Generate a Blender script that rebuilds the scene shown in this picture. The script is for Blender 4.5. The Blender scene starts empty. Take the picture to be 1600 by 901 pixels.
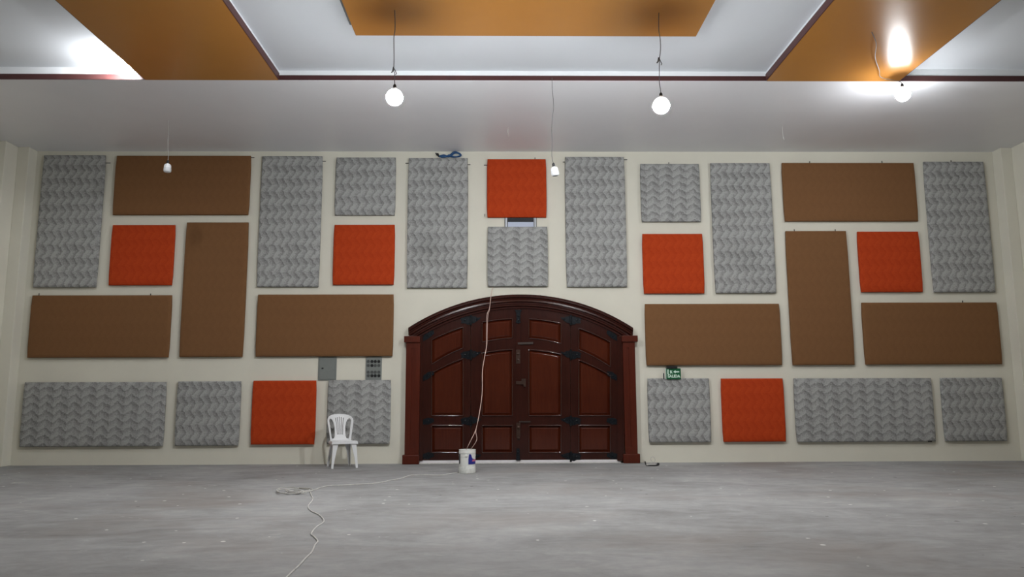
import bpy, bmesh, math, random
from mathutils import Vector, Matrix

random.seed(4)
scene = bpy.context.scene
C = scene.collection

# ------------------------------------------------------------------ camera, world, exposure
FPX, PITCH, YAW, ROLL = 1193.24, math.radians(8.109), math.radians(0.7945), math.radians(-0.21)
CAM = Vector((0.0, -13.625, 1.137))
cp, sp, cy_, sy_ = math.cos(PITCH), math.sin(PITCH), math.cos(YAW), math.sin(YAW)
FW = Vector((sy_ * cp, cy_ * cp, sp))
R0 = Vector((cy_, -sy_, 0.0))
U0 = R0.cross(FW)
RT = R0 * math.cos(ROLL) + U0 * math.sin(ROLL)
UP = U0 * math.cos(ROLL) - R0 * math.sin(ROLL)

cam_data = bpy.data.cameras.new('camera')
cam_data.sensor_fit = 'HORIZONTAL'
cam_data.sensor_width = 36.0
cam_data.lens = FPX * 36.0 / 1600.0
cam_data.clip_end = 200
cam = bpy.data.objects.new('camera', cam_data)
C.objects.link(cam)
cam.matrix_world = Matrix(((RT.x, UP.x, -FW.x, CAM.x), (RT.y, UP.y, -FW.y, CAM.y),
                           (RT.z, UP.z, -FW.z, CAM.z), (0, 0, 0, 1)))
scene.camera = cam

world = bpy.data.worlds.new('world')
scene.world = world
world.use_nodes = True
world.node_tree.nodes['Background'].inputs[0].default_value = (0.5, 0.55, 0.6, 1)
world.node_tree.nodes['Background'].inputs[1].default_value = 0.02

scene.view_settings.view_transform = 'Standard'
scene.view_settings.look = 'None'
scene.view_settings.exposure = 0.0
scene.view_settings.gamma = 1.0
scene.view_settings.use_curve_mapping = False
BULB_STRENGTH = 1300.0


def ray(px, py):
    return FW * FPX + RT * (px - 800.0) + UP * (450.5 - py)


def wall_pt(px, py, Y=0.0):
    """point where a pixel's ray meets the vertical plane y = Y"""
    d = ray(px, py)
    return CAM + d * ((Y - CAM.y) / d.y)


def level_pt(px, py, Z=0.0):
    """point where a pixel's ray meets the horizontal plane z = Z"""
    d = ray(px, py)
    return CAM + d * ((Z - CAM.z) / d.z)


# ------------------------------------------------------------------ materials
def srgb(r, g, b):
    f = lambda c: (c / 255 / 12.92) if c <= 10 else ((c / 255 + 0.055) / 1.055) ** 2.4
    return (f(r), f(g), f(b), 1)


class NT:
    def __init__(self, name):
        self.m = bpy.data.materials.new(name)
        self.m.use_nodes = True
        self.n = self.m.node_tree.nodes
        self.l = self.m.node_tree.links
        self.b = self.n['Principled BSDF']

    def node(self, t, **kw):
        x = self.n.new(t)
        for k, v in kw.items():
            setattr(x, k, v)
        return x

    def math(self, op, a, b=None, c=None):
        x = self.node('ShaderNodeMath', operation=op)
        for i, v in enumerate((a, b, c)):
            if v is None:
                continue
            if isinstance(v, (int, float)):
                x.inputs[i].default_value = v
            else:
                self.l.new(v, x.inputs[i])
        return x.outputs[0]

    def noise(self, vec, scale, detail=3, rough=0.5, dist=0.0):
        x = self.node('ShaderNodeTexNoise')
        x.inputs['Scale'].default_value = scale
        x.inputs['Detail'].default_value = detail
        x.inputs['Roughness'].default_value = rough
        x.inputs['Distortion'].default_value = dist
        if vec is not None:
            self.l.new(vec, x.inputs['Vector'])
        return x.outputs['Fac']

    def coord(self, which='Object'):
        return self.node('ShaderNodeTexCoord').outputs[which]

    def mapping(self, vec, scale=(1, 1, 1)):
        x = self.node('ShaderNodeMapping')
        x.inputs['Scale'].default_value = scale
        self.l.new(vec, x.inputs['Vector'])
        return x.outputs[0]

    def ramp(self, fac, stops):
        x = self.node('ShaderNodeValToRGB')
        e = x.color_ramp.elements
        while len(e) < len(stops):
            e.new(0.5)
        for i, (p, c) in enumerate(stops):
            e[i].position = p
            e[i].color = c
        self.l.new(fac, x.inputs[0])
        return x.outputs[0]

    def mix(self, fac, a, b, blend='MIX'):
        x = self.node('ShaderNodeMix', data_type='RGBA', blend_type=blend)
        for sock, v in ((x.inputs[0], fac), (x.inputs[6], a), (x.inputs[7], b)):
            if isinstance(v, (int, float)):
                sock.default_value = v
            elif isinstance(v, tuple):
                sock.default_value = v
            else:
                self.l.new(v, sock)
        return x.outputs[2]

    def set(self, color=None, rough=None, spec=None, metal=None, coat=None):
        for key, v in (('Base Color', color), ('Roughness', rough), ('Specular IOR Level', spec),
                       ('Metallic', metal), ('Coat Weight', coat)):
            if v is None:
                continue
            if isinstance(v, (int, float, tuple)):
                self.b.inputs[key].default_value = v
            else:
                self.l.new(v, self.b.inputs[key])
        return self

    def bump(self, h, strength=0.3, dist=0.01):
        x = self.node('ShaderNodeBump')
        x.inputs['Strength'].default_value = strength
        x.inputs['Distance'].default_value = dist
        self.l.new(h, x.inputs['Height'])
        self.l.new(x.outputs[0], self.b.inputs['Normal'])
        return self


def varied(name, c, rough=0.6, var=0.08, scale=3.0, spec=0.4, bump=0.0, bscale=40, metal=0.0, coat=None, which='Object'):
    t = NT(name)
    v = t.coord(which)
    n = t.noise(v, scale, 4, 0.6)
    lo = tuple(x * (1 - var) for x in c[:3]) + (1,)
    hi = tuple(min(1, x * (1 + var)) for x in c[:3]) + (1,)
    t.set(t.ramp(n, [(0.3, lo), (0.7, hi)]), rough, spec, metal, coat)
    if bump:
        t.bump(t.noise(v, bscale, 3), bump, 0.01)
    return t.m


def fabric(name, dark, light, rotated=False, contrast=1.25, rough=0.9):
    """printed weave: rows of leaf shaped chevrons, 0.245 m by 0.14 m"""
    t = NT(name)
    v = t.coord('Object')
    sep = t.node('ShaderNodeSeparateXYZ')
    t.l.new(v, sep.inputs[0])
    u, w = (sep.outputs['Z'], sep.outputs['X']) if rotated else (sep.outputs['X'], sep.outputs['Z'])
    wob = t.math('MULTIPLY', t.math('SUBTRACT', t.noise(v, 9, 3, 0.6), 0.5), 0.11)
    wob2 = t.math('MULTIPLY', t.math('SUBTRACT', t.noise(t.mapping(v, (1.3, 1, -1.1)), 10, 3, 0.6), 0.5), 0.11)
    row = t.math('DIVIDE', t.math('ADD', w, t.math('ADD', wob, 10.0)), 0.245)
    fr = t.math('FRACT', row)
    h = t.math('MULTIPLY', t.math('ABSOLUTE', t.math('SUBTRACT', fr, 0.5)), 2.0)
    ph = t.math('ADD', t.math('DIVIDE', t.math('ADD', u, t.math('ADD', wob2, 10.0)), 0.14), t.math('MULTIPLY', h, 0.62))
    s = t.math('FRACT', ph)
    s = t.math('PINGPONG', t.math('POWER', s, 1.7), 0.78)
    up = t.node('ShaderNodeMapRange', interpolation_type='SMOOTHSTEP')
    up.inputs['From Min'].default_value = 0.42
    up.inputs['From Max'].default_value = 0.58
    t.l.new(fr, up.inputs['Value'])
    val = t.math('SUBTRACT', 0.86, t.math('MULTIPLY', s, 0.50))
    val = t.math('SUBTRACT', val, t.math('MULTIPLY', up.outputs[0], 0.16))
    fine = t.noise(v, 42, 5, 0.75)
    val = t.math('ADD', val, t.math('MULTIPLY', t.math('SUBTRACT', fine, 0.5), 1.5))
    blot = t.noise(v, 1.6, 2)
    val = t.math('ADD', val, t.math('MULTIPLY', t.math('SUBTRACT', blot, 0.5), 0.3))
    val = t.math('ADD', t.math('MULTIPLY', t.math('SUBTRACT', val, 0.5), contrast), 0.5)
    t.set(t.ramp(val, [(0.05, dark), (0.95, light)]), rough, 0.15)
    t.bump(t.math('ADD', val, t.math('MULTIPLY', fine, 0.4)), 0.30, 0.005)
    return t.m


def concrete():
    t = NT('bare_concrete')
    v = t.coord('Object')
    big = t.noise(t.mapping(v, (0.5, 0.5, 1)), 1.0, 5, 0.62, 0.6)
    sweep = t.noise(t.mapping(v, (0.8, 1.7, 1)), 1.3, 6, 0.68, 1.2)
    mid = t.noise(v, 7, 6, 0.7, 0.4)
    val = t.math('ADD', t.math('MULTIPLY', big, 0.42), t.math('ADD', t.math('MULTIPLY', sweep, 0.33), t.math('MULTIPLY', mid, 0.25)))
    col = t.ramp(val, [(0.34, (0.155, 0.154, 0.150, 1)), (0.45, (0.252, 0.253, 0.252, 1)), (0.54, (0.318, 0.320, 0.320, 1)), (0.66, (0.41, 0.41, 0.405, 1))])
    # reddish brown dusty patches
    dust = t.ramp(t.noise(t.mapping(v, (0.3, 0.5, 1)), 1.1, 4, 0.6, 0.5), [(0.50, (0, 0, 0, 1)), (0.72, (1, 1, 1, 1))])
    col = t.mix(t.math('MULTIPLY', dust, 0.55), col, (0.225, 0.192, 0.168, 1))
    # plaster drips, pale smears and dark specks
    for scale, dens, size, mp, tint, amt in ((3.2, 0.20, 0.075, (1, 1, 1), (0.74, 0.74, 0.70, 1), 0.85),
                                              (2.6, 0.07, 0.08, (1.1, 0.9, 1), (0.08, 0.075, 0.07, 1), 0.7)):
        vo = t.node('ShaderNodeTexVoronoi', feature='F1', voronoi_dimensions='2D')
        vo.inputs['Scale'].default_value = scale
        warp = t.node('ShaderNodeVectorMath', operation='ADD')
        t.l.new(t.mapping(v, mp), warp.inputs[0])
        nz = t.node('ShaderNodeTexNoise')
        nz.inputs['Scale'].default_value = scale * 6
        t.l.new(v, nz.inputs['Vector'])
        sv = t.node('ShaderNodeVectorMath', operation='SCALE')
        sv.inputs['Scale'].default_value = 0.10 / scale
        t.l.new(nz.outputs['Color'], sv.inputs[0])
        t.l.new(sv.outputs[0], warp.inputs[1])
        t.l.new(warp.outputs[0], vo.inputs['Vector'])
        sc = t.node('ShaderNodeSeparateColor')
        t.l.new(vo.outputs['Color'], sc.inputs[0])
        r = t.math('MULTIPLY', t.math('GREATER_THAN', sc.outputs[0], 1 - dens), t.math('MULTIPLY', sc.outputs[1], size))
        mr = t.node('ShaderNodeMapRange', interpolation_type='SMOOTHSTEP')
        t.l.new(t.math('SUBTRACT', r, vo.outputs['Distance']), mr.inputs['Value'])
        mr.inputs['From Min'].default_value = 0.0
        mr.inputs['From Max'].default_value = size * 0.35
        col = t.mix(t.math('MULTIPLY', mr.outputs[0], amt), col, tint)
    sm = t.ramp(t.noise(t.mapping(v, (0.7, 1.1, 1)), 1.9, 7, 0.72, 0.8), [(0.63, (0, 0, 0, 1)), (0.72, (1, 1, 1, 1))])
    col = t.mix(t.math('MULTIPLY', sm, 0.5), col, (0.56, 0.56, 0.53, 1))
    t.set(col, t.ramp(mid, [(0.3, (0.62, 0.62, 0.62, 1)), (0.7, (0.85, 0.85, 0.85, 1))]), 0.3)
    t.bump(t.math('ADD', t.math('MULTIPLY', sweep, 1.0), t.math('MULTIPLY', mid, 0.5)), 0.18, 0.02)
    return t.m


def wood(name, c1, c2, rough=0.22, coat=0.12, spec=0.3):
    t = NT(name)
    v = t.coord('Object')
    g = t.noise(t.mapping(v, (14, 14, 1.2)), 2.0, 5, 0.6, 0.8)
    g2 = t.noise(v, 1.4, 2)
    val = t.math('ADD', t.math('MULTIPLY', g, 0.6), t.math('MULTIPLY', g2, 0.4))
    t.set(t.ramp(val, [(0.3, c1), (0.7, c2)]), rough, spec, None, coat)
    t.b.inputs['Coat Roughness'].default_value = 0.12
    t.bump(g, 0.06, 0.004)
    return t.m


def emitter(name, color, strength):
    t = NT(name)
    t.set((0.9, 0.9, 0.9, 1), 0.4)
    t.b.inputs['Emission Color'].default_value = color
    t.b.inputs['Emission Strength'].default_value = strength
    return t.m


M = {}
M['wall'] = varied('cream_wall_paint', (0.70, 0.678, 0.585, 1), 0.75, 0.035, 1.2, 0.25, 0.04, 60)
M['floor'] = concrete()
M['soffit'] = varied('satin_white_ceiling', (0.765, 0.77, 0.80, 1), 0.40, 0.02, 1.0, 0.4, 0.02, 6)
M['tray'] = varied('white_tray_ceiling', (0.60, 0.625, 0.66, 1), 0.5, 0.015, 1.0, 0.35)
M['ochre'] = varied('ochre_ceiling_paint', (0.385, 0.168, 0.036, 1), 0.27, 0.03, 1.2, 0.45)
M['redtrim'] = varied('dark_red_trim_paint', (0.062, 0.020, 0.019, 1), 0.45, 0.08, 6)
M['whitetrim'] = varied('white_trim_paint', (0.78, 0.80, 0.82, 1), 0.5, 0.02, 2)
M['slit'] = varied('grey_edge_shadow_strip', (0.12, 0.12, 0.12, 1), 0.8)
M['grey_h'] = fabric('grey_chevron_fabric_rows', (0.145, 0.146, 0.142, 1), (0.405, 0.407, 0.40, 1))
M['grey_v'] = fabric('grey_chevron_fabric_columns', (0.145, 0.146, 0.142, 1), (0.405, 0.407, 0.40, 1), True)
M['orange'] = fabric('orange_chevron_fabric', (0.335, 0.030, 0.006, 1), (0.50, 0.062, 0.013, 1), False, 0.55)
M['brown'] = fabric('brown_fabric', (0.155, 0.074, 0.031, 1), (0.215, 0.107, 0.047, 1), False, 0.35)
M['board'] = varied('fibre_backing_board', (0.16, 0.13, 0.10, 1), 0.9)
M['nail'] = varied('blackened_nail', (0.03, 0.028, 0.025, 1), 0.5)
M['wood'] = wood('varnished_mahogany', (0.045, 0.0072, 0.0028, 1), (0.078, 0.0150, 0.0055, 1), 0.16)
M['rope'] = wood('glossy_rope_mahogany', (0.030, 0.0065, 0.0035, 1), (0.050, 0.011, 0.006, 1), 0.12, 0.5, 0.5)
M['wood_dark'] = wood('dark_varnished_mahogany', (0.022, 0.0042, 0.0024, 1), (0.039, 0.0078, 0.0043, 1))
M['wood_red'] = wood('red_brown_varnished_mahogany', (0.058, 0.0080, 0.0032, 1), (0.092, 0.0148, 0.0056, 1), 0.3, 0.05)
M['iron'] = varied('black_wrought_iron', (0.006, 0.008, 0.011, 1), 0.25, 0.2, 12, 0.3)
M['bronze'] = varied('aged_lock_metal', (0.05, 0.026, 0.018, 1), 0.35, 0.2, 20, 0.4, 0, 40, 0.3)
M['steel'] = varied('grey_bar_metal', (0.05, 0.036, 0.03, 1), 0.4, 0.1, 10, 0.4, 0, 40, 0.3)
M['foot_strip'] = varied('pale_foot_strip', (0.72, 0.70, 0.72, 1), 0.45, 0.05, 9)
M['chair'] = varied('white_chair_plastic', (0.72, 0.73, 0.74, 1), 0.4, 0.03, 6)
M['bucket'] = varied('white_bucket_plastic', (0.74, 0.75, 0.72, 1), 0.4, 0.05, 9)
M['plaster'] = varied('pale_bucket_residue', (0.62, 0.63, 0.60, 1), 0.8, 0.15, 25, 0.3, 0.3, 60)
M['bluelabel'] = varied('blue_label_print', (0.018, 0.022, 0.22, 1), 0.4, 0.1, 20)
M['pinklabel'] = varied('pink_label_print', (0.50, 0.12, 0.20, 1), 0.4, 0.1, 20)
M['darklabel'] = varied('dark_label_print', (0.03, 0.035, 0.045, 1), 0.4)
M['bulbwhite'] = varied('white_bulb_plastic', (0.80, 0.81, 0.83, 1), 0.4, 0.02, 5)
M['frost'] = varied('frosted_unlit_bulb', (0.62, 0.64, 0.66, 1), 0.35, 0.02, 5)
M['glow'] = emitter('lit_bulb_glow', (0.965, 0.985, 1.0, 1), BULB_STRENGTH)
M['glow_small'] = emitter('smaller_lit_bulb_glow', (0.965, 0.985, 1.0, 1), BULB_STRENGTH * 0.34)
M['glow_tray'] = emitter('tray_lit_bulb_glow', (0.965, 0.985, 1.0, 1), BULB_STRENGTH * 1.4)
M['collar'] = emitter('faintly_lit_bulb_collar', (0.965, 0.985, 1.0, 1), 4.0)
M['black'] = varied('black_plastic', (0.012, 0.012, 0.013, 1), 0.45)
M['cable'] = varied('dark_grey_flex', (0.09, 0.09, 0.095, 1), 0.6)
M['palecable'] = varied('pale_flex', (0.50, 0.49, 0.46, 1), 0.6)
M['pinkcable'] = varied('pinkish_white_flex', (0.60, 0.42, 0.36, 1), 0.5)
M['floorcable'] = varied('dusty_grey_flex', (0.56, 0.55, 0.525, 1), 0.7, 0.15, 20)
M['bluecord'] = varied('blue_extension_flex', (0.025, 0.085, 0.21, 1), 0.4, 0.25, 40)
M['boxgrey'] = varied('grey_powder_coat', (0.19, 0.205, 0.195, 1), 0.5, 0.04, 10)
M['knock'] = varied('grey_knockout', (0.075, 0.08, 0.078, 1), 0.5)
M['alu'] = varied('pale_aluminium_frame', (0.60, 0.63, 0.68, 1), 0.4, 0.03, 10)
M['pane'] = varied('pale_blue_frosted_pane', (0.50, 0.55, 0.68, 1), 0.35, 0.03, 4)
M['dark'] = varied('dark_gap', (0.03, 0.03, 0.035, 1), 0.8)
M['signgreen'] = varied('green_exit_sign', (0.008, 0.10, 0.038, 1), 0.35, 0.1, 30)
M['signwhite'] = varied('pale_sign_print', (0.62, 0.80, 0.68, 1), 0.5, 0.03, 30)
M['clear'] = varied('pale_green_acrylic_edge', (0.36, 0.50, 0.42, 1), 0.25)


# ------------------------------------------------------------------ mesh helpers
def link(name, bm, mat, parent=None, loc=(0, 0, 0), smooth=False):
    bmesh.ops.recalc_face_normals(bm, faces=bm.faces[:])
    me = bpy.data.meshes.new(name)
    bm.to_mesh(me)
    bm.free()
    me.materials.append(M[mat] if isinstance(mat, str) else mat)
    if smooth:
        for p in me.polygons:
            p.use_smooth = True
        if hasattr(me, 'set_sharp_from_angle'):
            me.set_sharp_from_angle(angle=math.radians(smooth if smooth is not True else 40))
    o = bpy.data.objects.new(name, me)
    C.objects.link(o)
    o.location = loc
    if parent:
        o.parent = parent
    return o


def empty(name, loc=(0, 0, 0), rz=0.0, parent=None):
    o = bpy.data.objects.new(name, None)
    o.empty_display_size = 0.1
    C.objects.link(o)
    o.location = loc
    o.rotation_euler = (0, 0, rz)
    if parent:
        o.parent = parent
    return o


def tag(o, label, cat, group=None):
    o['label'] = label
    o['category'] = cat
    if group:
        o['group'] = group
    return o


def structure(o, label=None):
    o['kind'] = 'structure'
    if label:
        o['label'] = label
    return o


def box(bm, x0, x1, y0, y1, z0, z1, bevel=0.0, seg=1):
    r = bmesh.ops.create_cube(bm, size=1.0)
    vs = r['verts']
    for v in vs:
        v.co = Vector(((x0 + x1) / 2 + v.co.x * (x1 - x0), (y0 + y1) / 2 + v.co.y * (y1 - y0), (z0 + z1) / 2 + v.co.z * (z1 - z0)))
    if bevel:
        es = list({e for v in vs for e in v.link_edges})
        bmesh.ops.bevel(bm, geom=es, offset=bevel, segments=seg, profile=0.6, affect='EDGES')
    return bm


def B(*a, **k):
    return box(bmesh.new(), *a, **k)


def plate(outline, holes, y_front, y_back, bm=None):
    """extrude an outline in x,z (with holes) between two y planes"""
    bm = bm or bmesh.new()
    edges = []
    for loop in [outline] + list(holes):
        vs = [bm.verts.new((x, y_front, z)) for x, z in loop]
        edges += [bm.edges.new((vs[i], vs[(i + 1) % len(vs)])) for i in range(len(vs))]
    r = bmesh.ops.triangle_fill(bm, edges=edges, use_beauty=True, use_dissolve=False)
    faces = [g for g in r['geom'] if isinstance(g, bmesh.types.BMFace)]
    e = bmesh.ops.extrude_face_region(bm, geom=faces)
    for g in e['geom']:
        if isinstance(g, bmesh.types.BMVert):
            g.co.y += (y_back - y_front)
    return bm


def inset_loop(loop, d):
    """shrink a counter clockwise polygon by d"""
    n = len(loop)
    area = sum(loop[i][0] * loop[(i + 1) % n][1] - loop[(i + 1) % n][0] * loop[i][1] for i in range(n))
    sgn = 1 if area > 0 else -1
    out = []
    for i in range(n):
        p0, p1, p2 = Vector(loop[i - 1]), Vector(loop[i]), Vector(loop[(i + 1) % n])
        a, b = (p1 - p0).normalized(), (p2 - p1).normalized()
        na, nb = Vector((-a.y, a.x)) * sgn, Vector((-b.y, b.x)) * sgn
        m = (na + nb)
        k = d / max(0.3, (1 + na.dot(nb)) / 1.0) if True else d
        out.append(tuple(p1 + m * k))
    return out


def loft(loops, closed_ends=True, bm=None):
    bm = bm or bmesh.new()
    rings = [[bm.verts.new(p) for p in lp] for lp in loops]
    n = len(rings[0])
    for a, b in zip(rings, rings[1:]):
        for i in range(n):
            bm.faces.new((a[i], a[(i + 1) % n], b[(i + 1) % n], b[i]))
    if closed_ends:
        bm.faces.new(rings[0])
        bm.faces.new(rings[-1])
    return bm


def smooth_path(pts, sub=6):
    P = [Vector(p) for p in pts]
    out = []
    for i in range(len(P) - 1):
        p0, p1, p2, p3 = P[max(0, i - 1)], P[i], P[i + 1], P[min(len(P) - 1, i + 2)]
        for k in range(sub):
            t = k / sub
            out.append(0.5 * ((2 * p1) + (p2 - p0) * t + (2 * p0 - 5 * p1 + 4 * p2 - p3) * t * t + (3 * p1 - p0 - 3 * p2 + p3) * t ** 3))
    out.append(P[-1])
    return out


def tube(pts, r, sides=6, bm=None, closed=False):
    bm = bm or bmesh.new()
    pts = [Vector(p) for p in pts]
    n = len(pts)
    rings = []
    prev = None
    for i, p in enumerate(pts):
        a = pts[(i - 1) % n] if (closed or i > 0) else p
        b = pts[(i + 1) % n] if (closed or i < n - 1) else p
        d = (b - a)
        d = d.normalized() if d.length > 1e-9 else Vector((0, 0, 1))
        if prev is None:
            ref = Vector((0, 1, 0)) if abs(d.y) < 0.9 else Vector((1, 0, 0))
        else:
            ref = prev
        s = d.cross(ref).normalized()
        t = s.cross(d).normalized()
        prev = t
        rr = r[i] if isinstance(r, (list, tuple)) else r
        rings.append([bm.verts.new(p + (s * math.cos(2 * math.pi * k / sides) + t * math.sin(2 * math.pi * k / sides)) * rr) for k in range(sides)])
    m = n if closed else n - 1
    for i in range(m):
        a, b = rings[i], rings[(i + 1) % n]
        for k in range(sides):
            bm.faces.new((a[k], a[(k + 1) % sides], b[(k + 1) % sides], b[k]))
    if not closed:
        bm.faces.new(rings[0])
        bm.faces.new(rings[-1])
    return bm


def lathe(profile, seg=24, bm=None, ctr=(0, 0, 0)):
    bm = bm or bmesh.new()
    rings = []
    for r, z in profile:
        if r < 1e-6:
            rings.append([bm.verts.new((ctr[0], ctr[1], ctr[2] + z))])
        else:
            rings.append([bm.verts.new((ctr[0] + r * math.cos(2 * math.pi * k / seg), ctr[1] + r * math.sin(2 * math.pi * k / seg), ctr[2] + z)) for k in range(seg)])
    for a, b in zip(rings, rings[1:]):
        for k in range(seg):
            if len(a) == 1 and len(b) == 1:
                continue
            if len(a) == 1:
                bm.faces.new((a[0], b[k], b[(k + 1) % seg]))
            elif len(b) == 1:
                bm.faces.new((a[k], a[(k + 1) % seg], b[0]))
            else:
                bm.faces.new((a[k], a[(k + 1) % seg], b[(k + 1) % seg], b[k]))
    for r in (rings[0], rings[-1]):
        if len(r) > 1:
            bm.faces.new(r)
    return bm


def cyl_y(bm, x, z, r, y0, y1, seg=14):
    a = [bm.verts.new((x + r * math.cos(2 * math.pi * k / seg), y0, z + r * math.sin(2 * math.pi * k / seg))) for k in range(seg)]
    b = [bm.verts.new((v.co.x, y1, v.co.z)) for v in a]
    bm.faces.new(a)
    bm.faces.new(b)
    for k in range(seg):
        bm.faces.new((a[k], a[(k + 1) % seg], b[(k + 1) % seg], b[k]))
    return bm


# ------------------------------------------------------------------ room shell
ZS = 5.634            # underside of the rear soffit and of the two brown strips
YE = -3.195           # front edge of the rear soffit
XL, XR = -8.50, 9.15  # inner corners of the rear wall
YB = -21.0            # wall behind the camera
ZT = ZS + 0.40

structure(link('floor', B(XL - 0.8, XR + 0.8, YB - 0.2, 0.2, -0.2, 0.0), 'floor'), 'bare grey concrete floor with stains and plaster spots')
wb = empty('wall_back', (0, 0, 0))
structure(wb, 'cream painted rear wall carrying the acoustic panels')
link('wall_face', B(XL - 0.8, XR + 0.8, 0.0, 0.2, 0.0, ZT), 'wall', wb)
for s, xc in ((-1, XL), (1, XR)):
    a, b = sorted((xc, xc + s * 0.205))
    link('corner_pilaster', B(a, b, -0.245, 0.0, 0.0, ZS, 0.006), 'wall', wb)
    a, b = sorted((xc + s * 0.205, xc + s * 0.55))
    link('corner_pilaster', B(a, b, -0.575, 0.0, 0.0, ZS, 0.006), 'wall', wb)
structure(link('wall_left', B(XL - 0.75, XL - 0.55, YB, 0.0, 0.0, ZT), 'wall'), 'cream side wall left')
structure(link('wall_right', B(XR + 0.55, XR + 0.75, YB, 0.0, 0.0, ZT), 'wall'), 'cream side wall right')
structure(link('wall_front', B(XL - 0.75, XR + 0.75, YB - 0.2, YB, 0.0, ZT), 'wall'), 'cream wall opposite the panels')

# stepped ceiling
LS = (-5.072, -3.185)
RS = (3.827, 5.742)
YF = -17.8             # front end of the trays (mirrors the rear soffit)
XW0, XW1 = XL - 0.55, XR + 0.55
ceil = structure(empty('ceiling', (0, 0, ZS)), 'stepped white ceiling with ochre bands and dark red moulding')


def cpart(name, bm, mat):
    o = link(name, bm, mat)
    o.parent = ceil
    o.matrix_parent_inverse = Matrix.Translation((0, 0, -ZS))
    return o


cpart('soffit', B(XW0, XW1, YE, 0.0, ZS, ZT), 'soffit')
cpart('soffit', B(XW0, XW1, YB, YF, ZS, ZT), 'soffit')
for a, b in (LS, RS):
    cpart('ochre_band', B(a, b, YF, YE, ZS, ZT), 'ochre')
ZC, ZO = ZS + 0.142, ZS + 0.185
cpart('tray_board', B(LS[1], RS[0], YF, YE, ZC, ZT), 'tray')
cpart('tray_board', B(XW0, LS[0], YF, YE, ZO, ZT), 'tray')
cpart('tray_board', B(RS[1], XW1, YF, YE, ZO, ZT), 'tray')


def fascia(x0, x1, y0, y1, ztop, zmid):
    """dark red moulding below a white one on a step of the ceiling; a line along x or along y"""
    t = 0.014
    if abs(y1 - y0) < 1e-6:
        s = -1 if y0 > -10 else 1
        ya, yb = sorted((y0, y0 + s * t)); yc, yd = sorted((y0, y0 + s * t * 0.5))
        cpart('red_moulding', B(x0, x1, ya, yb, ZS + 0.002, zmid, 0.003), 'redtrim')
        cpart('white_moulding', B(x0, x1, yc, yd, zmid, ztop), 'whitetrim')
    else:
        s = 1 if x1 > x0 else -1
        xa, xb = sorted((x0, x0 + s * t)); xc, xd = sorted((x0, x0 + s * t * 0.5))
        cpart('red_moulding', B(xa, xb, y0, y1, ZS + 0.002, zmid, 0.003), 'redtrim')
        cpart('white_moulding', B(xc, xd, y0, y1, zmid, ztop), 'tray')


for y in (YE, YF):
    fascia(LS[1], RS[0], y, y, ZC, ZS + 0.072)
    fascia(XW0, LS[0], y, y, ZO, ZS + 0.085)
    fascia(RS[1], XW1, y, y, ZO, ZS + 0.085)
fascia(LS[1], LS[1] + 1, YF, YE, ZC, ZS + 0.105)
fascia(RS[0], RS[0] - 1, YF, YE, ZC, ZS + 0.105)
fascia(LS[0], LS[0] - 1, YF, YE, ZO, ZS + 0.085)
fascia(RS[1], RS[1] + 1, YF, YE, ZO, ZS + 0.085)
ZP = ZS + 0.095       # underside of the ochre board in the middle tray
px0, px1, pyf = -1.862, 2.512, -4.37
cpart('ochre_board', B(px0, px1, YF + 1.2, pyf, ZP, ZC, 0.004), 'ochre')
cpart('edge_shadow_strip', B(px0 - 0.022, px0, YF + 1.2, pyf - 0.28, ZP + 0.004, ZC), 'slit')  # dark grey strip drawn in place of the shaded gap beside the board

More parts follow.
